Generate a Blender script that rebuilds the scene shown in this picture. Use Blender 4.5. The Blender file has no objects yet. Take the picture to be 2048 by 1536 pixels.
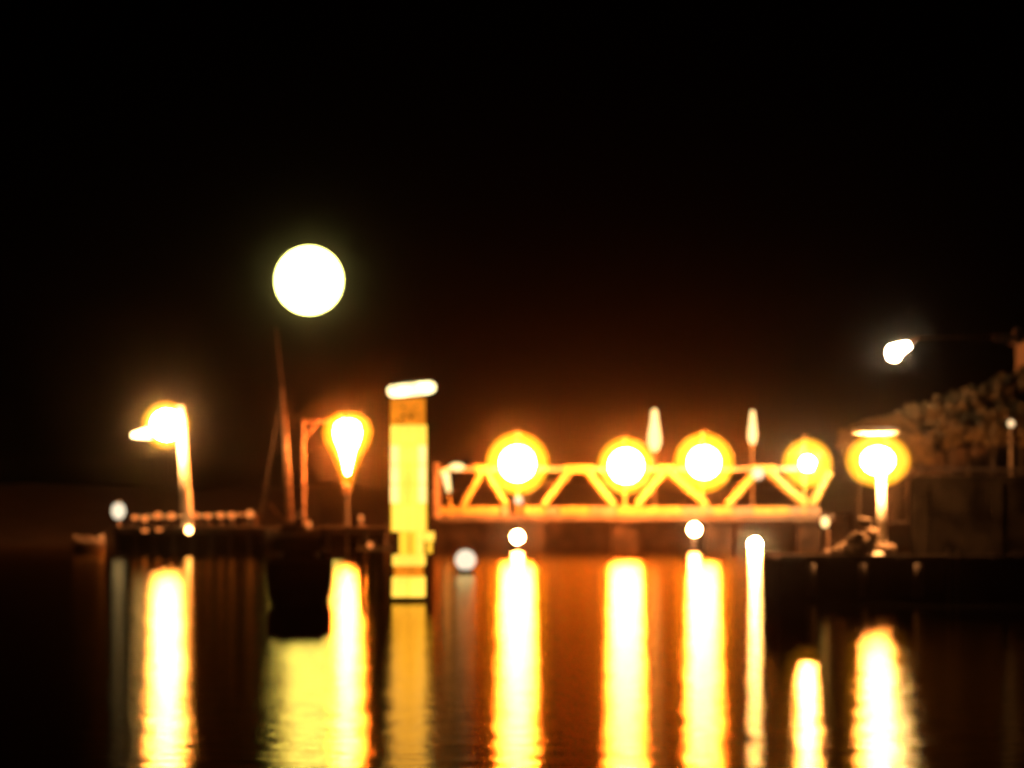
import bpy, math, random
from mathutils import Vector, Matrix
random.seed(7)
S = bpy.context.scene
COL = S.collection
# ------------------------------------------------------------------ camera
HC, F, HY = 5.3, 6465.0, 980.0          # eye height above the water, focal length in photo px, horizon row
cam = bpy.data.cameras.new('camera')
camo = bpy.data.objects.new('camera', cam)
COL.objects.link(camo)
camo.location = (0, 0, HC)
camo.rotation_euler = (math.radians(90), 0, 0)
cam.sensor_width = 36.0
cam.lens = 36.0 * F / 2048.0
cam.shift_y = (HY - 768.0) / 2048.0
cam.clip_start, cam.clip_end = 0.5, 6000
cam.dof.use_dof = True                  # the photograph is out of focus
cam.dof.focus_distance = 30.0
cam.dof.aperture_fstop = 1.35
S.camera = camo
# ------------------------------------------------------------------ night sky
MOON_C = (618, 561)
w = bpy.data.worlds.new('World'); S.world = w
w.use_nodes = True
nt = w.node_tree; nt.nodes.clear()
wo = nt.nodes.new('ShaderNodeOutputWorld')
bg = nt.nodes.new('ShaderNodeBackground')
sky = nt.nodes.new('ShaderNodeTexSky')
sky.sky_type = 'NISHITA'; sky.sun_disc = False
sky.sun_elevation = math.radians(-8); sky.sun_rotation = math.radians(200)
bg.inputs['Strength'].default_value = 0.05
nt.links.new(sky.outputs[0], bg.inputs['Color'])
nt.links.new(bg.outputs[0], wo.inputs['Surface'])
S.view_settings.view_transform = 'Standard'
S.view_settings.look = 'None'
S.view_settings.exposure = 0.0
S.view_settings.gamma = 1.0
S.view_settings.use_curve_mapping = False
# ------------------------------------------------------------------ render settings
S.render.engine = 'CYCLES'
cy = S.cycles
cy.use_denoising = True
cy.max_bounces = 4; cy.diffuse_bounces = 1; cy.glossy_bounces = 2
cy.transmission_bounces = 2; cy.transparent_max_bounces = 6; cy.volume_bounces = 0
cy.sample_clamp_indirect = 20
cy.use_light_tree = True
cy.caustics_reflective = True

# ------------------------------------------------------------------ helpers
def P(px, py, Y):
    return Vector(((px - 1024.0) * Y / F, Y, HC - (py - HY) * Y / F))
def PX(n, Y):
    return n * Y / F

class MB:
    def __init__(s): s.v = []; s.f = []
    def add(s, vs, fs):
        n = len(s.v); s.v += [Vector(v) for v in vs]; s.f += [tuple(i + n for i in f) for f in fs]; return s
    def box(s, c, d, rz=0.0):
        c = Vector(c); hx, hy, hz = d[0] / 2, d[1] / 2, d[2] / 2
        m = Matrix.Rotation(rz, 3, 'Z')
        vs = [c + m @ Vector((x * hx, y * hy, z * hz)) for z in (-1, 1) for y in (-1, 1) for x in (-1, 1)]
        return s.add(vs, [(0, 2, 3, 1), (4, 5, 7, 6), (0, 1, 5, 4), (2, 6, 7, 3), (0, 4, 6, 2), (1, 3, 7, 5)])
    def tube(s, p0, p1, r0, r1=None, n=10):
        p0, p1 = Vector(p0), Vector(p1); r1 = r0 if r1 is None else r1
        d = (p1 - p0).normalized()
        a = d.cross(Vector((0, 0, 1)) if abs(d.z) < .9 else Vector((1, 0, 0))).normalized(); b = d.cross(a)
        vs = []
        for p, r in ((p0, r0), (p1, r1)):
            for i in range(n):
                t = 2 * math.pi * i / n
                vs.append(p + (a * math.cos(t) + b * math.sin(t)) * r)
        fs = [(i, (i + 1) % n, n + (i + 1) % n, n + i) for i in range(n)]
        fs += [tuple(range(n - 1, -1, -1)), tuple(range(n, 2 * n))]
        return s.add(vs, fs)
    def poly(s, pts, r, n=8):
        for a, b in zip(pts, pts[1:]): s.tube(a, b, r, r, n)
        return s
    def lathe(s, c, prof, n=20):
        c = Vector(c); vs = []
        for r, z in prof:
            for i in range(n):
                t = 2 * math.pi * i / n
                vs.append(c + Vector((r * math.cos(t), r * math.sin(t), z)))
        fs = []
        for k in range(len(prof) - 1):
            for i in range(n):
                fs.append((k * n + i, k * n + (i + 1) % n, (k + 1) * n + (i + 1) % n, (k + 1) * n + i))
        fs.append(tuple(range(n - 1, -1, -1))); m = (len(prof) - 1) * n
        fs.append(tuple(range(m, m + n)))
        return s.add(vs, fs)
    def ball(s, c, rx, ry=None, rz=None, n=14, m=8):
        ry = rx if ry is None else ry; rz = rx if rz is None else rz
        c = Vector(c); vs = [c + Vector((0, 0, -rz))]
        for k in range(1, m):
            a = -math.pi / 2 + math.pi * k / m
            for i in range(n):
                t = 2 * math.pi * i / n
                vs.append(c + Vector((rx * math.cos(a) * math.cos(t), ry * math.cos(a) * math.sin(t), rz * math.sin(a))))
        vs.append(c + Vector((0, 0, rz)))
        fs = [(0, 1 + (i + 1) % n, 1 + i) for i in range(n)]
        for k in range(m - 2):
            for i in range(n):
                o = 1 + k * n
                fs.append((o + i, o + (i + 1) % n, o + n + (i + 1) % n, o + n + i))
        o = 1 + (m - 2) * n; L = len(vs) - 1
        fs += [(o + i, o + (i + 1) % n, L) for i in range(n)]
        return s.add(vs, fs)
    def build(s, name, mat, parent=None, smooth=False, loc=None):
        base = Vector((0, 0, 0))
        p = parent
        while p is not None:
            base = base + p.location; p = p.parent
        l = Vector(loc) if (loc is not None and parent is None) else Vector((0, 0, 0))
        me = bpy.data.meshes.new(name)
        me.from_pydata([tuple(v - base - l) for v in s.v], [], s.f)
        me.materials.append(mat)
        if smooth:
            for q in me.polygons: q.use_smooth = True
        me.update()
        o = bpy.data.objects.new(name, me); COL.objects.link(o)
        o.location = l
        if parent is not None: o.parent = parent
        return o

def tag(o, label=None, cat=None, group=None, kind=None):
    if label: o['label'] = label
    if cat: o['category'] = cat
    if group: o['group'] = group
    if kind: o['kind'] = kind
    return o
def thing(name, loc, label, cat, group=None):
    o = bpy.data.objects.new(name, None); COL.objects.link(o)
    o.empty_display_size = 0.3
    o.location = loc
    return tag(o, label, cat, group)
def copy_tree(o, parent=None):
    c = o.copy(); COL.objects.link(c)
    if parent is not None: c.parent = parent
    for ch in [x for x in bpy.data.objects if x.parent == o]: copy_tree(ch, c)
    return c

# ------------------------------------------------------------------ materials
def mat(name, col, rough=.6, metal=0.0, noise=None, spec=.3):
    m = bpy.data.materials.new(name); m.use_nodes = True
    t = m.node_tree; b = t.nodes['Principled BSDF']
    b.inputs['Roughness'].default_value = rough; b.inputs['Metallic'].default_value = metal
    b.inputs['Specular IOR Level'].default_value = spec
    if noise:
        sc, amt = noise
        tc = t.nodes.new('ShaderNodeTexCoord'); n = t.nodes.new('ShaderNodeTexNoise')
        n.inputs['Scale'].default_value = sc; n.inputs['Detail'].default_value = 6
        r = t.nodes.new('ShaderNodeValToRGB')
        r.color_ramp.elements[0].position = .35; r.color_ramp.elements[1].position = .68
        r.color_ramp.elements[0].color = (*[c * (1 - amt) for c in col], 1)
        r.color_ramp.elements[1].color = (*[min(1, c * (1 + amt)) for c in col], 1)
        t.links.new(tc.outputs['Object'], n.inputs['Vector']); t.links.new(n.outputs['Fac'], r.inputs['Fac'])
        t.links.new(r.outputs['Color'], b.inputs['Base Color'])
        bp = t.nodes.new('ShaderNodeBump'); bp.inputs['Strength'].default_value = .5; bp.inputs['Distance'].default_value = .06
        t.links.new(n.outputs['Fac'], bp.inputs['Height']); t.links.new(bp.outputs['Normal'], b.inputs['Normal'])
    else:
        b.inputs['Base Color'].default_value = (*col, 1)
    return m
def glow(name, col, k):
    m = bpy.data.materials.new(name); m.use_nodes = True
    t = m.node_tree; t.nodes.clear()
    o = t.nodes.new('ShaderNodeOutputMaterial'); e = t.nodes.new('ShaderNodeEmission')
    e.inputs['Color'].default_value = (*col, 1); e.inputs['Strength'].default_value = k
    t.links.new(e.outputs[0], o.inputs['Surface'])
    return m
def stained_glow(name, col, k, scale=1.2, lo=.6):
    """lit panel whose glass is unevenly dirty"""
    m = glow(name, col, k); t = m.node_tree
    e = [n for n in t.nodes if n.type == 'EMISSION'][0]
    tc = t.nodes.new('ShaderNodeTexCoord'); n = t.nodes.new('ShaderNodeTexNoise')
    n.inputs['Scale'].default_value = scale; n.inputs['Detail'].default_value = 5
    mr = t.nodes.new('ShaderNodeMapRange')
    mr.inputs['From Min'].default_value = .35; mr.inputs['From Max'].default_value = .65
    mr.inputs['To Min'].default_value = k * lo; mr.inputs['To Max'].default_value = k * 1.15
    t.links.new(tc.outputs['Object'], n.inputs['Vector']); t.links.new(n.outputs['Fac'], mr.inputs['Value'])
    t.links.new(mr.outputs['Result'], e.inputs['Strength'])
    return m

SOD = (1.0, .21, .032)
M = {}
M['sodium'] = glow('sodium lamp glass', SOD, 1000)
M['sodium_pale'] = glow('pale sodium lamp glass', (1, .45, .15), 2200)
def glow_halo(name, e):
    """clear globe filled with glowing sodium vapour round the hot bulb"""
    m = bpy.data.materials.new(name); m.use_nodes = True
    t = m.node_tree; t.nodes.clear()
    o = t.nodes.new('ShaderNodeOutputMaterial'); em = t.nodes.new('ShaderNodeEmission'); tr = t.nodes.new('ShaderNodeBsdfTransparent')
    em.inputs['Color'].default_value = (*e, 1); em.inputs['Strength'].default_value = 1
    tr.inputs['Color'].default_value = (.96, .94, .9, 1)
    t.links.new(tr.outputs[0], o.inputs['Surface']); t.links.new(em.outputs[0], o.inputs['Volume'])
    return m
M['amber_glass'] = glow_halo('sodium vapour globe', (.74, .33, .008))  # emitting volumes that carry the glow ring round each lamp
M['pale_amber_glass'] = glow_halo('pale sodium vapour globe', (.68, .31, .012))
M['pale_amber_near'] = glow_halo('near pale sodium vapour globe', (1.2, .53, .018))
M['left_lamp'] = glow('left lamp glass', (1, .42, .12), 480)
M['sodium_small'] = glow('sodium side lamp', (1, .72, .35), 12)
M['teardrop'] = glow('sodium teardrop glass', SOD, 800)
M['quay_lamp'] = glow('quay lamp glass', (1, .38, .11), 520)
M['spire'] = glow('post lantern glass', (1, .66, .24), 2.4)
M['foot_light'] = glow('foot light glass', (1, .5, .16), 24)
M['white_lamp'] = glow('white lamp glass', (1, .84, .58), 1.2)
M['bulb'] = glow('under bridge bulb', (1, .6, .25), 150)
M['bulb_strong'] = glow('bright under bridge bulb', (1, .62, .28), 420)
M['flood'] = glow('white flood lamp', (1, .74, .44), 110)
M['dim_amber'] = glow('dim amber lamp', (1, .26, .05), 1.15)
M['weak_white'] = glow('weak warm lamp', (1, .84, .6), 1.15)
M['moon'] = glow('moonlit moon', (1, .94, .27), 15)
M['tower_pane'] = stained_glow('lit yellow pane', (1, .55, .06), 1.9, .5, .85)
M['tower_edge'] = stained_glow('lit pale pane', (1, .60, .17), 2.1, .4, .85)
M['tower_neck'] = stained_glow('lit amber panel', (1, .27, .012), .95, 1.5, .7)
M['tower_mull'] = glow('dim amber joint', (1, .52, .03), 1.5)
M['tower_cap'] = stained_glow('lit lantern ring', (1, .80, .36), 5, 1.1, .4)
M['hole'] = mat('dark hole', (.02, .012, .008))
M['steel'] = mat('dark painted steel', (.06, .05, .04), .55, 0, (3, .35))
M['chord'] = mat('yellow painted steel', (.11, .085, .02), .6, 0, (2, .3))
M['white_paint'] = mat('white painted steel', (.8, .78, .7), .5, 0, (2, .15))
M['mast'] = mat('varnished mast', (.26, .16, .11), .5, 0, (2, .4))
M['concrete'] = mat('old concrete', (.025, .021, .018), .9, 0, (.8, .5))
M['stone'] = mat('dark wet stone', (.011, .008, .006), .9, 0, (.7, .6), .05)
M['plank'] = mat('weathered planks', (.012, .008, .006), .85, 0, (1.5, .45))
M['hull'] = mat('boat hull paint', (.2, .13, .09), .5, 0, (1.2, .3))
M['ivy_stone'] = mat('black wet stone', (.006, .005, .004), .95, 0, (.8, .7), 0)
M['rock'] = mat('quay boulder', (.16, .12, .085), .9, 0, (1.6, .5))
M['earth'] = mat('hillside earth', (.016, .011, .006), .95, 0, (.35, .6))
M['bark'] = mat('bark', (.05, .035, .022), .9, 0, (4, .4))
M['wall'] = mat('rendered house wall', (.14, .11, .075), .85, 0, (.9, .2))
M['roof'] = mat('tiled roof', (.12, .07, .045), .8, 0, (2, .35))
M['frame'] = mat('window frame', (.25, .2, .15), .6)
M['pane'] = mat('dark window pane', (.02, .02, .022), .08, 0, None, .5)

def leaf_mat(name, a, b):
    m = mat(name, a, .6); t = m.node_tree; bs = t.nodes['Principled BSDF']
    tc = t.nodes.new('ShaderNodeTexCoord'); n = t.nodes.new('ShaderNodeTexNoise'); n.inputs['Scale'].default_value = 1.1
    n.inputs['Detail'].default_value = 4
    r = t.nodes.new('ShaderNodeValToRGB'); r.color_ramp.elements[0].position = .38; r.color_ramp.elements[1].position = .62
    r.color_ramp.elements[0].color = (*a, 1); r.color_ramp.elements[1].color = (*b, 1)
    t.links.new(tc.outputs['Object'], n.inputs['Vector']); t.links.new(n.outputs['Fac'], r.inputs['Fac'])
    t.links.new(r.outputs['Color'], bs.inputs['Base Color'])
    return m
M['leaf'] = leaf_mat('olive leaves', (.09, .058, .022), (.17, .11, .045))

# water -----------------------------------------------------------
def water_mat():
    m = bpy.data.materials.new('night water'); m.use_nodes = True
    t = m.node_tree; t.nodes.clear()
    o = t.nodes.new('ShaderNodeOutputMaterial')
    df = t.nodes.new('ShaderNodeBsdfDiffuse'); df.inputs['Color'].default_value = (.006, .006, .007, 1)
    gl = t.nodes.new('ShaderNodeBsdfAnisotropic'); gl.distribution = 'BECKMANN'
    gl.inputs['Color'].default_value = (.92, .72, .36, 1); gl.inputs['Roughness'].default_value = .135
    fr = t.nodes.new('ShaderNodeFresnel'); fr.inputs['IOR'].default_value = 1.33
    mx = t.nodes.new('ShaderNodeMixShader')
    tc = t.nodes.new('ShaderNodeTexCoord')
    mp = t.nodes.new('ShaderNodeMapping'); mp.inputs['Scale'].default_value = (.7, 1.25, 1)
    n = t.nodes.new('ShaderNodeTexNoise'); n.inputs['Scale'].default_value = 1.0; n.inputs['Detail'].default_value = 6
    bp = t.nodes.new('ShaderNodeBump'); bp.inputs['Strength'].default_value = 1.0; bp.inputs['Distance'].default_value = .04
    t.links.new(tc.outputs['Object'], mp.inputs['Vector']); t.links.new(mp.outputs[0], n.inputs['Vector'])
    t.links.new(n.outputs['Fac'], bp.inputs['Height'])
    t.links.new(bp.outputs[0], gl.inputs['Normal'])
    t.links.new(fr.outputs[0], mx.inputs['Fac'])
    t.links.new(df.outputs[0], mx.inputs[1]); t.links.new(gl.outputs[0], mx.inputs[2])
    t.links.new(mx.outputs[0], o.inputs['Surface'])
    return m
M['water'] = water_mat()

# ================================================================== SETTING
b = MB(); b.add([(-850, -60, 0), (850, -60, 0), (850, 1450, 0), (-850, 1450, 0)], [(0, 1, 2, 3)])
tag(b.build('water', M['water']), kind='structure')

# low land beyond the harbour, closing the horizon
def ridge(name, xs, y0, y1, top, rnd, m):
    b = MB(); n = len(xs); rows = []
    for j, (yy, k) in enumerate(((y0, 0), (y0 + (y1 - y0) * .3, .8), (y0 + (y1 - y0) * .6, 1), (y1, .9))):
        for x in xs: b.v.append(Vector((x, yy, -.5 if j == 0 else top(x) * k + rnd.uniform(-.04, .04) * top(x))))
    for j in range(3):
        for i in range(n - 1): b.f.append((j * n + i, j * n + i + 1, (j + 1) * n + i + 1, (j + 1) * n + i))
    return tag(b.build(name, m, smooth=True), kind='structure')
R = random.Random(3)
ridge('far_shore', [-840 + 35 * i for i in range(49)], 900, 1440, lambda x: 6 + 2 * math.sin(x * .013) + 1.5 * math.sin(x * .037), R, M['earth'])
ridge('far_bank', [-72 + 4 * i for i in range(40)], 301.5, 420, lambda x: 5.7 + .3 * math.sin(x * .2) + .25 * math.sin(x * .53), R, M['earth'])

# hillside on the right
def ramp(x):
    t = max(0, min(1, (x - 17.0) / 12.0)); return 3.6 + 4.4 * (t * t * (3 - 2 * t))
def hill_ground(x, y):
    v = max(0, min(1, (y - 160) / 18.0))
    return 3.6 + max(0, ramp(x) - 3.6) * (v * v * (3 - 2 * v))
b = MB(); nx, ny = 24, 14
ys = [159.6 + 5 * j for j in range(ny)]
for j, y in enumerate(ys):
    for i in range(nx):
        x = 18.6 + 2.2 * i + (y - 159.6) * .115
        b.v.append(Vector((x, y, hill_ground(x, y) + (R.uniform(-.08, .08) if j else 0))))
for j in range(ny - 1):
    for i in range(nx - 1): b.f.append((j * nx + i, j * nx + i + 1, (j + 1) * nx + i + 1, (j + 1) * nx + i))
k0 = len(b.v)
for y in ys: b.v.append(Vector((18.5 + (y - 159.6) * .115 - .8, y, -.8)))
for j in range(ny - 1): b.f.append((j * nx, (j + 1) * nx, k0 + j + 1, k0 + j))
tag(b.build('hillside', M['earth'], smooth=True), kind='structure')

# ================================================================== MOON
YM = 3000
mo = MB().ball((0, 0, 0), PX(66, YM), n=40, m=24).build('moon', M['moon'], smooth=True)
mo.location = P(*MOON_C, YM)
tag(mo, 'full bright white moon high in the black sky above the mast', 'moon')

# ================================================================== LEFT PIER
YP = 274.0
ZP = P(0, 1052, YP).z
def pier():
    x0, x1 = P(225, 0, YP).x, P(775, 0, YP).x
    t = thing('pier', ((x0 + x1) / 2, YP + 1.5, 0), 'long low dark pier with plank deck running left from the yellow tower', 'pier')
    b = MB(); b.box(((x0 + x1) / 2, YP - .1, ZP - .35), (x1 - x0, .2, .3)); b.box(((x0 + x1) / 2, YP + 3.1, ZP - .35), (x1 - x0, .2, .3))
    b.build('beam', M['plank'], t)
    pm = None; n = 64; wdt = (x1 - x0) / n
    for i in range(n):
        x = x0 + wdt * (i + .5)
        if pm is None:
            pm = MB().box((x, YP + 1.5, ZP - .14), (wdt * .94, 3.5, .1)).build('plank', M['plank'], t)
            first = x
        else:
            c = pm.copy(); COL.objects.link(c); c.location.x += x - first; c.location.z += random.uniform(-.012, .012)
    for i in range(15):
        x = x0 + .3 + (x1 - x0 - .6) * i / 14
        for yy in (YP + .2, YP + 2.8):
            MB().tube((x, yy, -1), (x, yy, ZP - .2), .19, .17, 8).build('pile', M['plank'], t)
    # low solid backing under the deck
    MB().box(((x0 + x1) / 2, YP + 1.6, ZP * .5 - .6), (x1 - x0 - .2, .3, ZP)).build('bracing_wall', M['stone'], t)
    return t
pier()

def lamp_post_left():
    Y = YP + .6
    base = P(375, 1052, Y); top = P(361, 812, Y)
    t = thing('street_lamp', (base.x, Y, ZP - .09), 'tall white street lamp leaning left on the pier, big globe and pointed side light', 'street lamp')
    MB().tube(base, top, PX(11, Y), PX(8, Y), 12).build('pole', M['white_paint'], t, True)
    MB().ball(P(378, 1060, Y - 2.2), .27, .22, .3, 12, 7).build('foot_light', M['foot_light'], t, True)
    MB().lathe((base.x, Y, ZP - .09), [(.5, 0), (.5, .15), (.32, .3), (.3, .5)], 12).build('base_plate', M['white_paint'], t)
    b = MB(); b.tube(P(363, 835, Y), P(335, 818, Y), .1, .1); b.tube(P(335, 818, Y), P(300, 845, Y), .08, .07); b.build('arm', M['white_paint'], t)
    g_ = MB().ball(P(331, 850, Y - 1.6), PX(46, Y), n=24, m=14).build('globe', M['pale_amber_glass'], t, True)  # outer sphere is added glow round the bulb, not lamp glass
    MB().ball(P(333, 850, Y - 1.6), PX(29, Y), n=16, m=9).build('bulb', M['left_lamp'], g_, True)
    c0, c1 = P(300, 866, Y - .5), P(264, 871, Y - .5)
    b = MB(); b.tube(c0, c1, PX(12, Y), PX(4, Y), 10); b.build('side_light', M['sodium_small'], t, True)
    MB().lathe(P(335, 818, Y - .7), [(PX(16, Y), -.12), (PX(14, Y), .1), (.05, .45)], 12).build('finial', M['steel'], t)
    return t
lamp_post_left()

def small_white_lamp():
    Y = YP + .4; p = P(237, 1022, Y)
    t = thing('post_lamp', (p.x, Y, ZP - .09), 'small white globe lamp on a short post near the far left end of the pier', 'lamp')
    MB().tube((p.x, Y, ZP - .09), p - Vector((0, 0, .35)), .16, .12, 10).build('post', M['hull'], t)
    MB().ball(p, PX(14, Y), None, PX(17, Y)).build('globe', M['white_lamp'], t, True)
    MB().lathe(p + Vector((0, 0, PX(17, Y) - .05)), [(.22, 0), (.2, .08), (.04, .22)], 10).build('cap', M['steel'], t)
small_white_lamp()

def rail_lights():
    Y = YP + .3
    spots = [(270, 1035, .45, 'leftmost dim amber bulb of the pier rail, beside the small white lamp'),
             (290, 1038, .7, 'dim amber bulb on the pier rail, second from the left'),
             (316, 1031, .95, 'brighter amber bulb on the pier rail, farther of the two left of the lamp pole'),
             (343, 1032, .95, 'brighter amber bulb on the pier rail, closest on the left of the lamp pole'),
             (391, 1031, .7, 'dim amber bulb on the pier rail just right of the lamp pole'),
             (415, 1032, .55, 'faint small amber bulb on the pier rail, second to the right of the lamp pole'),
             (441, 1031, .7, 'dim amber bulb on the pier rail, left one of the close pair on the right'),
             (463, 1031, .8, 'dim amber bulb on the pier rail, right one of the close pair on the right'),
             (500, 1028, 1.1, 'largest amber bulb on the pier rail, at its right end')]
    for x, y, s, lab in spots:
        p = P(x, y, Y); r = PX(7.5, Y) * (s * .6 + .4)
        t = thing('rail_light', (p.x, Y, ZP - .09), lab, 'light', 'amber bulbs along the pier rail')
        MB().tube((p.x, Y, ZP - .09), (p.x, Y, p.z - r * .7), .06, .05, 6).build('stem', M['steel'], t)
        MB().ball(p, r, None, None, 12, 7).build('bulb', M['dim_amber'], t, True)
    r0, r1 = P(262, 1036, Y + .15), P(512, 1030, Y + .15)
    t = thing('handrail', ((r0.x + r1.x) / 2, Y, ZP - .09), 'thin dull pink handrail carrying the amber bulbs along the pier', 'handrail')
    MB().tube(r0, r1, .16).build('top_rail', M['hull'], t)
    for k in range(12):
        q = r0.lerp(r1, k / 11); MB().tube((q.x, q.y, ZP - .09), q, .05, .05, 6).build('baluster', M['hull'], t)
    for x, y, lab in ((290, 1061, 'small amber fender light low on the pier edge, left of the lower two'), (318, 1059, 'small amber fender light low on the pier edge, right of the lower two')):
        p = P(x, y, YP - .5)
        t = thing('fender_light', p, lab, 'light', 'lower lights on the pier edge')
        MB().box(p + Vector((0, .2, 0)), (.7, .12, .5)).build('back_plate', M['plank'], t)
        MB().ball(p, .3, .15, .16, 10, 6).build('bulb', M['dim_amber'], t, True)
rail_lights()

def hull(b, c, L, W, H, sheer=.25, n=12):
    """open boat hull lying along X"""
    c = Vector(c); st = []
    for i in range(n + 1):
        u = -1 + 2 * i / n
        w = W / 2 * max(.03, (1 - abs(u) ** 2.6)); z = H * (1 + sheer * u * u)
        x = u * L / 2
        st.append([Vector((x, -w, z)), Vector((x, -w * .8, H * .35)), Vector((x * .96, 0, 0)), Vector((x, w * .8, H * .35)), Vector((x, w, z))])
    vs = [c + v for s in st for v in s]; fs = []
    for i in range(n):
        for k in range(4): fs.append((i * 5 + k, i * 5 + k + 1, (i + 1) * 5 + k + 1, (i + 1) * 5 + k))
    for i in range(n): fs.append((i * 5, (i + 1) * 5, (i + 1) * 5 + 4, i * 5 + 4))
    b.add(vs, fs)

def dinghy():
    Y = YP - 2; p = P(178, 1072, Y)
    t = thing('dinghy', (p.x, Y, -.1), 'low dull pink dinghy floating past the left end of the pier', 'boat')
    b = MB(); hull(b, (p.x, Y, -.1), PX(62, Y), 1.1, 1.3, .35); b.build('hull', M['hull'], t, True)
    MB().box((p.x - .3, Y, 1.25), (1.0, .8, .35)).build('cuddy', M['hull'], t)
    MB().box((p.x + .7, Y, 1.2), (.22, .9, .08)).build('seat', M['plank'], t)
dinghy()

def sail_boat():
    Y = YP - 3.0; p = P(577, 1060, Y)
    t = thing('sailing_boat', (p.x, Y, -.2), 'moored sailing boat with a bare brown mast leaning left below the moon', 'boat')
    b = MB(); hull(b, (p.x + .3, Y, -.2), PX(110, Y), 1.7, 1.9, .35); b.build('hull', M['stone'], t, True)
    MB().box((p.x + .5, Y, 2.0), (1.8, 1.0, .7)).build('cabin', M['stone'], t)
    b = MB(); a0, a1, a2 = P(581, 1045, Y), P(565, 775, Y), P(552, 655, Y)
    b.tube(a0, a1, PX(6.5, Y), PX(3, Y), 10); b.build('mast', M['mast'], t, True)
    MB().tube(a1, a2, .035, .02, 6).build('topmast', M['mast'], t)
    b = MB(); pts = [P(540 + 70 * i / 10, 1008 + 34 * math.sin(math.pi * i / 10 * .95), Y - .4) for i in range(11)]
    b.poly(pts, .12, 6); b.build('furled_sail', M['hull'], t)
    for q in (P(520, 1040, Y), P(640, 1040, Y)): MB().tube(a1, q, .015, .015, 4).build('stay', M['steel'], t)
sail_boat()

def blocker():  # hull added to block the upper part of the moon's reflection
    Y = 147.0; c = P(594, 1215, Y); W = PX(122, Y)
    t = thing('moored_barge', (c.x, Y + 4, -.3), 'black moored barge seen end on above the yellow moon reflection', 'boat')
    b = MB(); n = 10; rows = []
    for j in range(9):
        u = j / 8; k = math.sqrt(max(0.02, 1 - max(0, (u - .35) / .65) ** 2.2)); sh = 2.15 + .35 * (u - .3) ** 2
        rows.append([Vector((c.x + W / 2 * k * math.copysign(abs(math.cos(math.pi * i / n)) ** .45, i - n / 2), Y + 10 * u, sh - (sh + .5) * math.sin(math.pi * i / n) ** .8)) for i in range(n + 1)])
    vs = [v for q in rows for v in q]; m_ = n + 1; fs = [tuple(range(n, -1, -1))]
    for j in range(8):
        for i in range(n): fs.append((j * m_ + i, j * m_ + i + 1, (j + 1) * m_ + i + 1, (j + 1) * m_ + i))
        fs.append((j * m_, (j + 1) * m_, (j + 1) * m_ + n, j * m_ + n))
    b.add(vs, fs); b.build('hull', M['ivy_stone'], t)
    MB().box((c.x, Y + 4.6, 2.3), (W * .6, 5, .5)).build('cabin', M['ivy_stone'], t)
    MB().box((c.x, Y + 4.6, 2.6), (W * .68, 5.4, .09)).build('roof', M['ivy_stone'], t)
    b = MB(); b.box((c.x, Y - .06, 2.0), (W * .98, .14, .14)); b.build('rubbing_strake', M['plank'], t)
    for sx in (-.3, .3): MB().lathe((c.x + sx * W, Y + .5, 2.12), [(.1, 0), (.1, .25), (.16, .27), (.16, .33)], 8).build('bitt', M['steel'], t)
blocker()

def teardrop_lamp():
    Y = YP + .8; base = P(693, 1052, Y); c = P(695, 868, Y)
    t = thing('lantern_post', (base.x, Y, ZP - .09), 'glowing teardrop lantern on a slim pier post between mast and yellow tower', 'street lamp')
    MB().tube((base.x, Y, ZP - .09), P(693, 985, Y), .2, .16, 10).build('pole', M['steel'], t)
    r = PX(30, Y)
    MB().lathe(c, [(.12, -PX(80, Y)), (PX(7, Y), -PX(60, Y)), (PX(14, Y), -PX(32, Y)), (PX(23, Y), -PX(12, Y)), (PX(26, Y), PX(4, Y)), (PX(22, Y), PX(20, Y)), (PX(10, Y), PX(27, Y))], 16).build('globe', M['teardrop'], t, True)
    prof = [(.12, -PX(85, Y)), (PX(8, Y), -PX(60, Y)), (PX(17, Y), -PX(32, Y)), (PX(27, Y), -PX(12, Y)), (r, PX(4, Y)), (PX(26, Y), PX(20, Y)), (PX(12, Y), PX(30, Y))]
    MB().lathe(c, [(q_ * 1.6 + .1, z_ * 1.38) for q_, z_ in prof], 20).build('glass', M['amber_glass'], t, True)  # outer shell only adds glow round the lantern, no glass there
    MB().lathe(P(693, 985, Y), [(.2, -.2), (.34, .1), (.34, .5), (.15, .9)], 10).build('neck', M['mast'], t)
    MB().lathe(c + Vector((0, 0, PX(30, Y))), [(PX(13, Y), 0), (PX(11, Y), .15), (.05, .45)], 12).build('cap', M['steel'], t)
    # gallows post beside it
    Y2 = YP + .2; q = P(609, 1052, Y2)
    g = thing('gallows_post', (q.x, Y2, ZP - .09), 'thin dark post with a short side arm between mast and teardrop lantern', 'post')
    MB().tube((q.x, Y2, ZP - .09), P(607, 838, Y2), .1, .08, 8).build('post', M['mast'], g)
    MB().tube(P(604, 843, Y2), P(652, 841, Y2), .11, .09, 8).build('arm', M['mast'], g)
    MB().tube(P(609, 880, Y2), P(635, 845, Y2), .06, .06, 6).build('brace', M['mast'], g)
teardrop_lamp()

def bollard(px, y0, y1, Y, lab, lit):
    p0, p1 = P(px, y1, Y), P(px, y0, Y)
    t = thing('mooring_bollard', p0, lab, 'bollard')
    MB().lathe(p0, [(.3, 0), (.3, .12), (.2, .2), (.18, p1.z - p0.z - .3)], 10).build('shaft', M['hull'], t)
    MB().ball(p1, .2, .2, .27).build('light', lit, t, True)
bollard(722, 1036, 1060, YP + .3, 'small lit bollard on the pier close to the left of the yellow tower', M['dim_amber'])
bollard(618, 1048, 1066, YP - .2, 'small lit bollard on the pier edge below the thin side arm post', M['dim_amber'])

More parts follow.
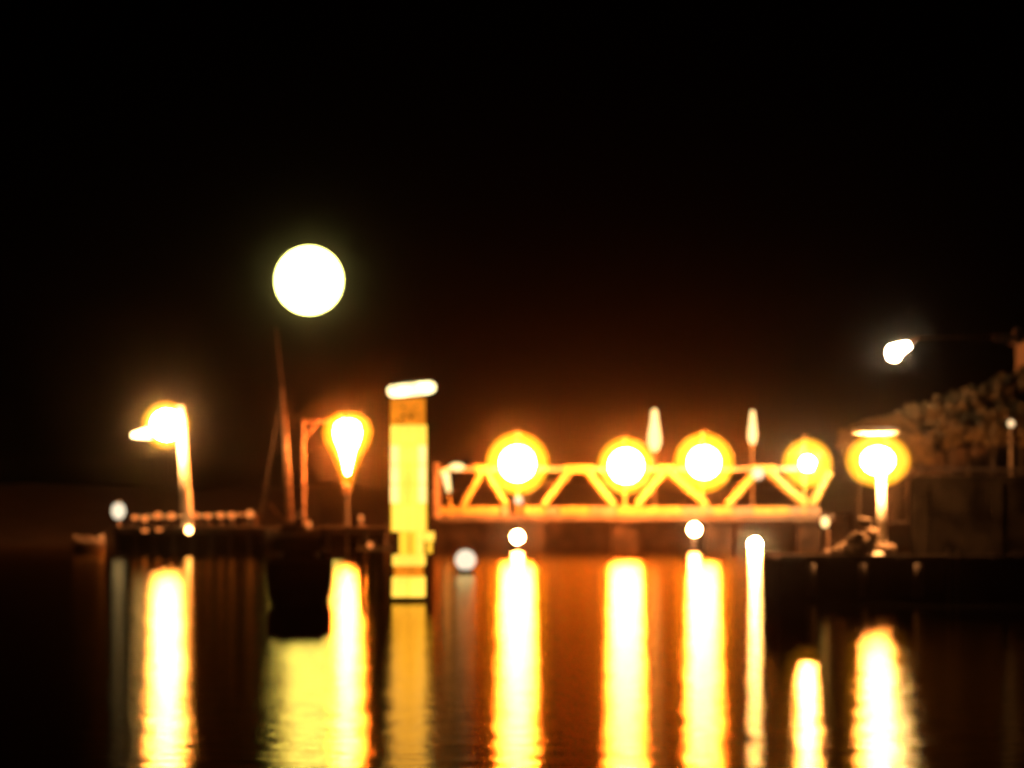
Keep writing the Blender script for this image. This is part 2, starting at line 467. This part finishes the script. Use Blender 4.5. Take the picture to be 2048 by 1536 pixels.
# ================================================================== YELLOW TOWER
YT = 153.6
def tower():
    k = YT / F; cx = 818
    def c(px, py, dy=0): return P(px, py, YT) + Vector((0, dy, 0))
    base = c(cx, 1203)
    t = thing('harbour_tower', (base.x, YT, -.1), 'slim tower of glowing yellow panes with wide bright cap at the water edge', 'tower')
    D = PX(70, YT)
    def blk(name, x0, x1, y0, y1, m, dep, par=None, off=0.0):
        a, b_ = c(x0, y1), c(x1, y0)
        return MB().box(((a.x + b_.x) / 2, YT + off, (a.z + b_.z) / 2), (b_.x - a.x, dep, b_.z - a.z)).build(name, m, par or t)
    # plinth in the water
    blk('plinth', 784, 852, 1194, 1214, M['stone'], D * 1.02)
    # base: two glowing blocks with a joint
    bb = blk('base', 788, 848, 1152, 1193, M['tower_mull'], D * .9)
    blk('base_panel', 785, 816, 1154, 1193, M['tower_pane'], D * .98, bb); blk('base_panel', 819, 850, 1154, 1193, M['tower_pane'], D * .98, bb)
    blk('waist', 789, 846, 1131, 1153, M['tower_neck'], D * .8)
    blk('band', 786, 850, 1110, 1131, M['tower_pane'], D * .96)
    wb = blk('lower_stage', 799, 848, 1064, 1110, M['tower_mull'], D * .75)
    blk('joint_panel', 818, 823, 1066, 1108, M['tower_neck'], D * .79, wb)
    blk('side_panel', 834, 847, 1064, 1109, M['tower_pane'], D * .80, wb)
    sb = blk('side_bracket', 849, 868, 1064, 1082, M['tower_pane'], D * .4)
    blk('bracket_leg', 855, 864, 1083, 1106, M['tower_mull'], D * .3, sb)
    # shaft with panes
    sh = blk('shaft', 783, 853, 850, 1063, M['tower_mull'], D * .9)
    rows = [(852, 889), (891, 928), (930, 967), (969, 1006), (1008, 1062)]
    for i, (a, b2) in enumerate(rows):
        e = M['tower_edge'] if 0 < i < 4 else M['tower_pane']
        l0 = 782 if i < 4 else 787; r1 = 853 if i < 4 else 850
        blk('pane', l0, 800, a, b2, e, D * .97, sh)
        blk('pane', 801, 816, a, b2, M['tower_pane'], D * .97, sh)
        blk('pane', 820 if 2 <= i <= 3 else 817, 836, a, b2, M['tower_pane'], D * .97, sh)
        blk('pane', 837, r1, a, b2, e, D * .97, sh)
    # neck with portholes
    nk = blk('neck', 782, 850, 797, 849, M['tower_neck'], D * .95)
    for x, y, r in ((808, 815, 2.6), (808, 833, 3), (823, 835, 4), (808, 847, 2.4), (794, 842, 2.4), (833, 813, 2.2)):
        p = c(x, y, -D * .475)
        MB().tube(p + Vector((0, -.04, 0)), p + Vector((0, .05, 0)), PX(r, YT), None, 10).build('porthole', M['hole'], nk)
    # cap: tilted flat lantern ring
    cp = c(823, 779); b = MB()
    b.lathe((0, 0, 0), [(PX(40, YT), -PX(11, YT)), (PX(48, YT), -PX(6, YT)), (PX(49, YT), PX(5, YT)), (PX(42, YT), PX(11, YT))], 28)
    rt = Matrix.Rotation(math.radians(-6), 3, 'Y')
    b.v = [cp + rt @ v for v in b.v]
    cap = b.build('lantern_ring', M['tower_cap'], t)
    b = MB(); b.lathe((0, 0, PX(11, YT)), [(PX(44, YT), .02), (PX(43, YT), .08), (PX(10, YT), .16)], 24); b.v = [cp + rt @ v for v in b.v]
    b.build('roof_plate', M['steel'], t)
tower()

def gangway():
    Y = 170; a, b_ = P(716, 1097, Y), P(790, 1096, Y)
    t = thing('gangway', ((a.x + b_.x) / 2, Y, 0), 'narrow amber lit gangway joining the left side of the yellow tower', 'gangway')
    MB().box(((a.x + b_.x) / 2, Y, a.z), (b_.x - a.x, .8, .22)).build('deck', M['rock'], t)
    for x in (718, 733, 750, 768, 785):
        q = P(x, 1090, Y - .35); MB().tube((q.x, q.y, a.z + .11), (q.x, q.y, a.z + .45), .03, .03, 6).build('rail_post', M['rock'], t)
    MB().ball(P(740, 1090, Y - .55), .16).build('lamp', M['dim_amber'], t, True)
    for x in (722, 742, 765): 
        q = P(x, 1097, Y); MB().tube((q.x, Y, -1), (q.x, Y, a.z - .11), .12, .12, 8).build('pile', M['stone'], t)
gangway()

# ================================================================== BRIDGE AND EMBANKMENT
YB = 287.0
def bridge():
    x0, x1 = P(872, 0, YB).x, P(1668, 0, YB).x
    t = thing('truss_bridge', ((x0 + x1) / 2, YB, 0), 'steel footbridge with yellow lit zigzag truss beside the tower', 'bridge')
    zl = P(0, 1021, YB).z; zt = P(0, 938, YB).z
    MB().box(((x0 + x1) / 2, YB + 2.0, zl - .62), (x1 - x0, 4.4, .5)).build('deck', M['concrete'], t)
    for yy in (YB, YB + 4.0):
        b = MB(); b.box(((x0 + x1) / 2, yy, zt), (PX(1660 - 945, YB), .3, PX(8, YB))); b.build('top_chord', M['steel'], t)
        for a, c in ((950, 985), (1128, 1188), (1318, 1350), (1504, 1552)):
            MB().box(((P(a, 0, YB).x + P(c, 0, YB).x) / 2, yy - .03, zt), (PX(c - a, YB), .4, PX(15, YB))).build('gusset', M['chord'], t)
        segs = [(880, 998), (1003, 1018), (1047, 1090), (1094, 1118), (1122, 1178), (1182, 1232), (1236, 1290), (1294, 1362), (1366, 1425), (1429, 1462), (1466, 1506), (1510, 1578), (1582, 1640)]
        pale = (880, 1047, 1122, 1236, 1294, 1429, 1510)
        for a, c in segs:
            MB().box(((P(a, 0, YB).x + P(c, 0, YB).x) / 2, yy, zl), (PX(c - a, YB), .4, PX(15, YB))).build('bottom_chord', M['chord'] if a in pale else M['steel'], t)
        diag = [((926, 1010), (963, 944)), ((973, 944), (1012, 1010)), ((1088, 1010), (1138, 944)), ((1176, 944), (1226, 1010)), ((1276, 1010), (1328, 944)),
                ((1340, 944), (1414, 1010)), ((1458, 1010), (1514, 944)), ((1540, 944), (1614, 1010)), ((1628, 1010), (1662, 944))]
        for a, c in diag:
            MB().tube((P(*a, YB).x, yy, P(*a, YB).z), (P(*c, YB).x, yy, P(*c, YB).z), PX(6.5, YB), None, 8).build('diagonal', M['chord'], t)
    for px in (1063, 1250, 1437, 1622):
        q = P(px, 0, YB)
        b = MB(); b.box((q.x, YB + 2, zl * .5 - .9), (2.2, 4.6, zl - .0)); b.box((q.x, YB + 2, zl - .98), (2.8, 5.0, .22)); b.build('pier', M['stone'], t)
bridge()

def embankment():
    x0, x1 = P(858, 0, 300).x, P(1700, 0, 300).x
    t = thing('embankment_wall', ((x0 + x1) / 2, 300, 0), 'dark stone embankment wall at the water behind the truss bridge', 'wall')
    zt = P(0, 1034, 300).z
    MB().box(((x0 + x1) / 2, 300.6, zt / 2 - .5), (x1 - x0, 1.2, zt + 1)).build('wall_face', M['stone'], t)
    MB().box(((x0 + x1) / 2, 300.45, zt + .13), (x1 - x0 + .2, 1.7, .24)).build('coping', M['stone'], t)
    for k in range(9):
        x = x0 + 1 + (x1 - x0 - 2) * k / 8
        MB().box((x, 299.75, zt / 2 - .6), (.9, .5, zt + .8)).build('buttress', M['stone'], t)
embankment()

def bridge_lamp(px, py, r, R2, lab, m='sodium'):
    Y = YB - 3.0; c = P(px, py, Y)
    zb = P(0, 1021, YB).z
    t = thing('bridge_lamp', (c.x, Y + 2.8, zb - .35), lab, 'street lamp', 'globe lamps along the truss bridge')
    MB().tube((c.x, Y + 2.8, zb - .35), (c.x, Y + 2.8, c.z + PX(R2, Y) + .35), .11, .09, 8).build('pole', M['chord'], t)
    MB().tube((c.x, Y + 2.8, c.z + PX(R2, Y) + .3), (c.x, Y, c.z + PX(R2, Y) + .22), .07, .07, 6).build('arm', M['chord'], t)
    MB().lathe((c.x, Y, c.z + PX(R2, Y) - .05), [(.45, 0), (.4, .12), (.1, .3)], 10).build('cap', M['steel'], t)
    g_ = MB().ball(c, PX(R2, Y), n=24, m=14).build('globe', M['amber_glass'], t, True)  # sphere round the bulb holds its glow as emission
    MB().ball(c, PX(r, Y), n=16, m=9).build('bulb', M[m], g_, True)
bridge_lamp(1035, 927, 34, 63, 'big glowing globe lamp on the bridge, nearest to the yellow tower')
bridge_lamp(1252, 932, 33, 57, 'big glowing globe lamp on the bridge just left of the pointed lantern')
bridge_lamp(1408, 925, 31, 60, 'big glowing globe lamp on the bridge between the two pointed lanterns')
bridge_lamp(1615, 927, 13, 50, 'smaller glowing globe lamp at the right end of the bridge', 'sodium_pale')

def spire(px, y0, y1, w, lab, Y=296):
    a, b_ = P(px, y1, Y), P(px, y0, Y); H = b_.z - a.z; W = PX(w, Y)
    zg = P(0, 1034, 300).z + .1
    t = thing('pointed_lantern', (a.x, Y, zg), lab, 'street lamp', 'pointed lanterns rising above the bridge')
    MB().tube((a.x, Y, zg), a, .16, .12, 8).build('pole', M['steel'], t)
    MB().lathe(a, [(W * .25, 0), (W * .5, H * .2), (W * .46, H * .4), (W * .3, H * .7), (W * .22, H * .95), (.03, H)], 12).build('lantern', M['spire'], t, True)
    MB().lathe(a, [(.2, -.25), (W * .3, -.1), (W * .3, .02)], 10).build('collar', M['chord'], t)
spire(1309, 817, 902, 26, 'wider pointed lantern on a tall pole above the middle of the bridge')
spire(1505, 820, 888, 18, 'slimmer pointed lantern on a tall pole above the right part of the bridge')

def bracket_light():
    Y = 284; t = thing('bracket_lamp', (P(900, 1000, Y).x, Y, P(0, 1035, YB).z), 'crooked white bracket lamp close to the right side of the yellow tower', 'lamp')
    MB().tube((P(902, 0, Y).x, Y, P(0, 1035, YB).z), P(898, 990, Y), .1, .1, 8).build('pole', M['chord'], t)
    MB().tube(P(898, 984, Y), P(891, 945, Y), PX(4, Y), PX(8, Y), 10).build('tube_lamp', M['spire'], t, True)
    MB().tube(P(880, 944, Y + .3), P(905, 934, Y + .3), .16, .16, 8).build('arm', M['white_paint'], t)
    MB().ball(P(914, 934, Y), PX(15, Y), .4, PX(8, Y)).build('lamp_head', M['spire'], t, True)
    t2 = thing('sign_post', (P(873, 0, Y).x, Y + .6, P(0, 1035, YB).z), 'upright amber lit post just behind the right edge of the tower', 'post')
    MB().box((P(874, 0, Y).x, Y + .6, (P(0, 925, Y).z + P(0, 1035, YB).z) / 2), (.55, .3, P(0, 925, Y).z - P(0, 1035, YB).z)).build('post', M['rock'], t2)
bracket_light()

def bulb(px, py, r, Y, lab, m='bulb'):
    c = P(px, py, Y)
    t = thing('pier_light', (c.x, Y + .3, 0), lab, 'light', 'white bulbs low under the bridge')
    MB().tube((c.x, Y + .35, -.6), (c.x, Y + .35, c.z + .5), .1, .1, 8).build('stake', M['steel'], t)
    MB().tube((c.x, Y + .35, c.z + .4), (c.x, Y, c.z + PX(r, Y)), .05, .05, 6).build('hook', M['steel'], t)
    MB().ball(c, PX(r, Y), None, None, 12, 7).build('bulb', M[m], t, True)
bulb(1035, 1074, 12, 283, 'white bulb low under the bridge below its leftmost globe lamp')
bulb(1389, 1059, 12, 283, 'white bulb low under the bridge between the two pointed lanterns')
bulb(1510, 1089, 12, 283, 'white bulb low under the bridge below the slimmer pointed lantern', 'bulb_strong')
def dot(px, py, r, Y, lab, m):
    c = P(px, py, Y); t = thing('rail_lamp', (c.x, Y + .3, c.z - .4), lab, 'lamp')
    MB().box((c.x, Y + .25, c.z), (.3, .2, .8)).build('back_plate', M['chord'], t)
    MB().ball(c, PX(r, Y), None, None, 12, 7).build('bulb', m, t, True)
dot(1037, 1000, 8, 285.6, 'tiny white bulb on the truss straight below the leftmost bridge globe', M['white_lamp'])
dot(1516, 947, 12, 285.6, 'small white bulb on the bridge top rail below the slimmer pointed lantern', M['white_lamp'])

def buoy():
    Y = 206; c = P(931, 1120, Y)
    t = thing('light_buoy', (c.x, Y, -.2), 'round white light on a floating buoy right of the yellow tower base', 'buoy')
    MB().lathe((c.x, Y, -.2), [(.35, 0), (.55, .2), (.5, .38), (.2, .48)], 14).build('float', M['stone'], t)
    MB().tube((c.x, Y, .25), (c.x, Y, c.z - .5), .1, .08, 8).build('stem', M['steel'], t)
    MB().ball(c, PX(21, Y)).build('lamp', M['weak_white'], t, True)
buoy()

# ================================================================== RIGHT QUAY
YQ = 151.5
ZQ = P(0, 1112, YQ).z
def quay():
    x0, x1 = P(1560, 0, YQ).x, 70
    t = thing('quay_wall', ((x0 + x1) / 2, YQ + 5, 0), 'dark stone quay with straight edge under the right hand lamp', 'quay')
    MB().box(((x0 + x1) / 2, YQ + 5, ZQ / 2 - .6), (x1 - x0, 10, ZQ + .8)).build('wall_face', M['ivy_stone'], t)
    # coping stones
    n = 52; wd = (x1 - x0) / n; m0 = None
    for i in range(n):
        x = x0 + wd * (i + .5)
        if m0 is None:
            m0 = MB().box((x, YQ + .5, ZQ - .09), (wd * .96, 1.1, .22)).build('coping_stone', M['stone'], t); fx = x
        else:
            c = m0.copy(); COL.objects.link(c); c.location.x += x - fx; c.location.z += random.uniform(-.015, .015)
    MB().box(((x0 + x1) / 2, YQ + 5.6, ZQ - .16), (x1 - x0, 8.8, .12)).build('paving', M['concrete'], t)
quay()
def quay_fittings():
    x = P(1905, 0, YQ).x
    t = thing('quay_ladder', (x, YQ - .1, 0), 'iron ladder going down the dark quay face into the water', 'ladder')
    for dx in (-.22, .22): MB().tube((x + dx, YQ - .12, -.5), (x + dx, YQ - .12, ZQ + .35), .035, .035, 6).build('stile', M['steel'], t)
    for k in range(9): MB().tube((x - .22, YQ - .12, .1 + k * .26), (x + .22, YQ - .12, .1 + k * .26), .025, .025, 6).build('rung', M['steel'], t)
    for px, lab in ((1622, 'black rubber fender near the left end of the quay face'), (1725, 'black rubber fender on the quay face under the oval lamp'), (1835, 'black rubber fender on the quay face left of the iron ladder')):
        q = P(px, 0, YQ); MB_ = MB().tube((q.x, YQ - .22, .25), (q.x, YQ - .22, ZQ - .35), .2, .2, 10)
        o = MB_.build('quay_fender', M['hole'], None, True, loc=(q.x, YQ - .22, .25)); tag(o, lab, 'fender', 'rubber fenders on the quay face')
quay_fittings()

def quay_lamp():
    Y = YQ + 2.2; c = P(1756, 921, Y); zb = ZQ - .1
    t = thing('quay_lamp', (P(1765, 0, Y).x, Y + .35, zb), 'largest glowing lamp, oval with a flat bright lid on a short white post', 'street lamp')
    MB().tube((P(1766, 0, Y).x, Y + .3, zb), P(1764, 945, Y) + Vector((0, .3, 0)), PX(10, Y), PX(8, Y), 12).build('pole', M['white_paint'], t, True)
    MB().lathe((P(1766, 0, Y).x, Y + .3, zb), [(.5, 0), (.5, .12), (.34, .25), (.3, .6)], 12).build('base_plate', M['white_paint'], t)
    g_ = MB().ball(c, PX(66, Y), PX(56, Y), PX(54, Y), 24, 14).build('globe', M['pale_amber_near'], t, True)  # emitting ellipsoid added for the glow round the oval bulb
    MB().ball(c, PX(32, Y), PX(30, Y), PX(26, Y), 18, 10).build('bulb', M['quay_lamp'], g_, True)
    MB().lathe(P(1752, 862, Y), [(PX(20, Y), -.16), (PX(46, Y), -.1), (PX(47, Y), .06), (PX(30, Y), .14)], 20).build('lid', M['white_paint'], t)
    for d in (-18, 0, 18): MB().tube(P(1754 + d, 892, Y), P(1752 + d, 866, Y), .03, .03, 6).build('strut', M['steel'], t)
quay_lamp()
bollard(1650, 1044, 1108, YQ + 1.6, 'slim lit bollard on the quay left of the big oval lamp', M['spire'])

def boulders():
    labs = ['pale boulder at the left of the heap by the quay lamp', 'flat boulder at the front of the heap by the quay lamp', 'low wide boulder in the middle of the heap by the quay lamp',
            'small boulder against the foot of the quay lamp post', 'round boulder just left of the quay lamp foot', 'dark boulder at the right of the heap by the quay lamp',
            'largest boulder in the heap by the quay lamp', 'small boulder beside the slim lit bollard', 'topmost boulder of the heap left of the quay lamp post']
    spots = [(1688, 1098, 20), (1706, 1101, 16), (1728, 1098, 20), (1752, 1094, 15), (1743, 1066, 17), (1776, 1098, 17), (1716, 1078, 22), (1668, 1103, 11), (1729, 1044, 15)]
    for (px, py, r), lab in zip(spots, labs):
        Y = YQ + 1.2 + random.uniform(-.3, .6); rr = PX(r, Y); q = P(px, py, Y); q.z = max(ZQ - .05 + rr * .5, q.z)
        b = MB(); b.ball((0, 0, 0), rr, rr * .8, rr * .68, 9, 6); rn = random.Random(px)
        b.v = [v * rn.uniform(.78, 1.2) for v in b.v]
        zz = ZQ - .05
        o = b.build('boulder', M['rock']); o.location = q; o.rotation_euler.z = rn.uniform(0, 3)
        tag(o, lab, 'boulder', 'boulders on the quay by the lamp')
boulders()

# ================================================================== HILL, TREES, HOUSE
def crown_mesh(seed, n=8000):
    rn = random.Random(seed); me = bpy.data.meshes.new('crown'); vs = []; fs = []
    lobes = []
    while len(lobes) < 90:
        q = Vector((rn.uniform(-.85, .85), rn.uniform(-.7, .7), rn.uniform(-.7, .75)))
        if q.length < .88: lobes.append((q, rn.uniform(.07, .19)))
    for i in range(n):
        c, r = rn.choice(lobes)
        d = Vector((rn.gauss(0, 1), rn.gauss(0, 1), rn.gauss(0, 1))).normalized()
        p = c + d * r * (rn.random() ** .6) * rn.uniform(.8, 1.3) * Vector((1, 1, .85)).length / 1.65
        a = Vector((rn.gauss(0, 1), rn.gauss(0, 1), rn.gauss(0, .6))).normalized(); b2 = a.cross(d).normalized() if a.cross(d).length > .01 else Vector((0, 0, 1))
        s = rn.uniform(.04, .09); k = len(vs)
        vs += [p - a * s, p + b2 * s * .6, p + a * s, p - b2 * s * .6]; fs.append((k, k + 1, k + 2, k + 3))
    me.from_pydata([tuple(v) for v in vs], [], fs); me.materials.append(M['leaf']); me.update()
    return me
CROWNS = [crown_mesh(s) for s in (1, 2, 3, 4)]
def tree(px, ptop, Y, w, lab, ci):
    top = P(px, ptop, Y); R_ = PX(w * .62, Y)
    g = hill_ground(top.x, Y) - .15
    t = thing('tree', (top.x, Y, g), lab, 'tree', 'trees covering the hillside on the right')
    cz = top.z - R_ * .85
    b = MB(); b.tube((top.x, Y, g), (top.x + .1, Y, cz), R_ * .09, R_ * .05, 8)
    for a in range(5):
        an = a * 1.3 + px; b.tube((top.x + .05, Y, g + (cz - g) * .6), (top.x + R_ * .6 * math.cos(an), Y + R_ * .5 * math.sin(an), cz + R_ * .2), R_ * .04, R_ * .015, 5)
    b.build('trunk', M['bark'], t)
    o = bpy.data.objects.new('crown', CROWNS[ci % 4]); COL.objects.link(o); o.parent = t
    o.location = (0, 0, cz - g); o.scale = (R_, R_, R_); o.rotation_euler.z = px * .7
rows = [
    (1716, 846, 163, 80, 'bushy tree at the foot of the slope, right behind the big oval quay lamp'),
    (1758, 832, 164, 84, 'second tree up the slope, showing above the lid of the oval lamp'),
    (1802, 818, 165, 90, 'third tree up the slope, straight below the hanging white flood lamp'),
    (1846, 803, 166, 90, 'fourth tree up the slope, below the tip of the thin boom'),
    (1890, 789, 167.5, 94, 'fifth tree up the slope, above the dark gap of the hillside'),
    (1934, 774, 169, 94, 'sixth tree up the slope, above the small dull shrub'),
    (1978, 759, 170.5, 98, 'seventh tree up the slope, up and left of the weak warm lamp'),
    (2022, 744, 172, 100, 'eighth tree up the slope, straight above the weak warm lamp'),
    (2070, 730, 173, 104, 'topmost tree of the slope, half cut by the right picture edge'),
    (1790, 868, 162.4, 72, 'low leafy tree right of the big oval lamp, in front of the slope'),
    (1838, 856, 163, 72, 'low leafy tree over the left end of the guard rail'),
    (1985, 812, 167, 80, 'inner tree left above the weak warm lamp'),
    (2040, 802, 168, 90, 'inner tree at the right edge touching the weak warm lamp'),
    (1900, 838, 164.5, 60, 'small dark inner tree between guard rail and the fifth slope tree')]
for i, a in enumerate(rows): tree(*a, i)

def shrub(px, py, Y, w, lab):
    c = P(px, py, Y); R_ = PX(w / 2, Y)
    t = thing('shrub', (c.x, Y, c.z - R_), lab, 'shrub')
    MB().tube((c.x, Y, c.z - R_ * 1.8), c, .06, .03, 6).build('stem', M['bark'], t)
    o = bpy.data.objects.new('foliage', CROWNS[1]); COL.objects.link(o); o.parent = t; o.location = (0, 0, R_); o.scale = (R_, R_, R_ * .8)
shrub(1950, 870, 161.5, 46, 'small dull shrub left of the weak lamp under the slope trees')

def road_rail():
    Y = 159.0; x0, x1 = P(1822, 0, Y).x, 50
    zt = P(0, 957, Y).z
    w_ = thing('retaining_wall', ((x0 + x1) / 2, Y, ZQ), 'black retaining wall at the foot of the hillside right of the oval lamp', 'wall')
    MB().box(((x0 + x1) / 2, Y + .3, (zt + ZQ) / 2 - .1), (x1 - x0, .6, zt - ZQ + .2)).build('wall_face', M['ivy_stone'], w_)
    MB().box(((x0 + x1) / 2, Y + .25, zt + .06), (x1 - x0 + .2, .9, .12)).build('coping', M['ivy_stone'], w_)
    for k in range(8): MB().box((x0 + .5 + k * 3.6, Y - .12, (zt + ZQ) / 2 - .15), (.7, .24, zt - ZQ - .1)).build('buttress', M['ivy_stone'], w_)
    a, b_ = P(1835, 937, Y + .3), P(2120, 939, Y + .3)
    t = thing('guard_rail', ((a.x + b_.x) / 2, Y + .3, zt + .12), 'long thin guard rail on top of the black retaining wall', 'railing')
    MB().tube(a, b_, .07, .07, 8).build('top_rail', M['plank'], t)
    for k in range(22):
        q = a.lerp(b_, k / 21); MB().box((q.x, q.y, (q.z + zt + .12) / 2), (.05, .05, q.z - zt - .12)).build('post', M['plank'], t)
road_rail()

def weak_lamp():
    Y = 160.3; c = P(2022, 847, Y); g = 3.5
    t = thing('weak_lamp', (c.x, Y, g), 'weak warm lamp on a dim post at the right edge under the trees', 'street lamp')
    MB().tube((c.x, Y, g), c - Vector((0, 0, .2)), .11, .08, 8).build('pole', M['rock'], t)
    MB().ball(c, PX(7, Y)).build('globe', glow('weak lamp glass', (1, .66, .33), 1.6), t, True)
    MB().lathe(c + Vector((0, 0, PX(9, Y) - .03)), [(.3, 0), (.24, .08), (.04, .16)], 10).build('cap', M['steel'], t)
weak_lamp()

def house():
    Y = 196; x0, x1 = P(2067, 0, Y).x, P(2067, 0, Y).x + 9
    zt = P(0, 680, Y).z; g = 6.5
    t = thing('house', ((x0 + x1) / 2, Y + 3.5, g), 'pale hilltop house cut off by the right picture edge', 'house')
    MB().box(((x0 + x1) / 2, Y + 3.5, (zt + g) / 2), (x1 - x0, 7, zt - g)).build('wall', M['wall'], t)
    b = MB(); ov = .5
    b.add([(x0 - ov, Y - ov, zt), (x1 + ov, Y - ov, zt), (x1 + ov, Y + 7 + ov, zt), (x0 - ov, Y + 7 + ov, zt), (x0 + 1.5, Y + 3.5, zt + .5), (x1 - 1.5, Y + 3.5, zt + .5),
           ], [(0, 1, 5, 4), (1, 2, 5), (2, 3, 4, 5), (3, 0, 4), (3, 2, 1, 0)])
    b.v = [v + Vector((0, 0, .02)) for v in b.v]
    rf = b.build('roof', M['roof'], t)
    MB().box((x1 - 3, Y + 3.5, zt + .6), (.6, .6, .8)).build('chimney', M['wall'], rf)
    for k in range(3):
        x = x0 + 1.6 + 2.7 * k; z = zt - 1.5
        w_ = MB().box((x, Y - .03, z), (1.1, .1, 1.5)).build('window', M['frame'], t)
        MB().box((x, Y - .09, z), (.9, .05, 1.3)).build('pane', M['pane'], w_)
    return zt
house()

def overhead_lamp():
    Y = 163; c = P(1788, 708, Y); e = P(1836, 676, Y); h = P(2034, 673, 196)
    t = thing('overhead_lamp', (h.x, h.y, h.z), 'white flood lamp hung far out on a thin boom from the hilltop house', 'lamp')
    MB().tube(h, e, .07, .05, 8).build('boom', M['rock'], t)
    MB().box((h.x, h.y - .2, h.z), (.4, .4, 1.0)).build('wall_bracket', M['rock'], t)
    MB().box(P(2010, 675, 192), (1.4, .35, .35)).build('junction_box', M['rock'], t)
    MB().tube(e, P(1808, 692, Y), .08, .12, 8).build('neck', M['rock'], t)
    MB().ball(P(1788, 706, Y), PX(15, Y), None, PX(16, Y), 14, 8).build('globe', M['flood'], t, True)
    MB().tube(P(1795, 700, Y), P(1818, 690, Y), PX(12, Y), PX(6, Y), 12).build('lamp_neck', M['flood'], t, True)
overhead_lamp()

# ================================================================== HAZE
b = MB(); b.box((0, 690, 8.6), (1760, 1560, 19.6))
hz = b.build('haze', M['steel'])
tag(hz, kind='stuff')
hm = bpy.data.materials.new('night haze'); hm.use_nodes = True
t = hm.node_tree; t.nodes.clear()
o = t.nodes.new('ShaderNodeOutputMaterial'); pv = t.nodes.new('ShaderNodeVolumePrincipled')
pv.inputs['Color'].default_value = (.95, .82, .72, 1)
pv.inputs['Density'].default_value = .00009
pv.inputs['Anisotropy'].default_value = .997
t.links.new(pv.outputs[0], o.inputs['Volume'])
hz.data.materials.clear(); hz.data.materials.append(hm)
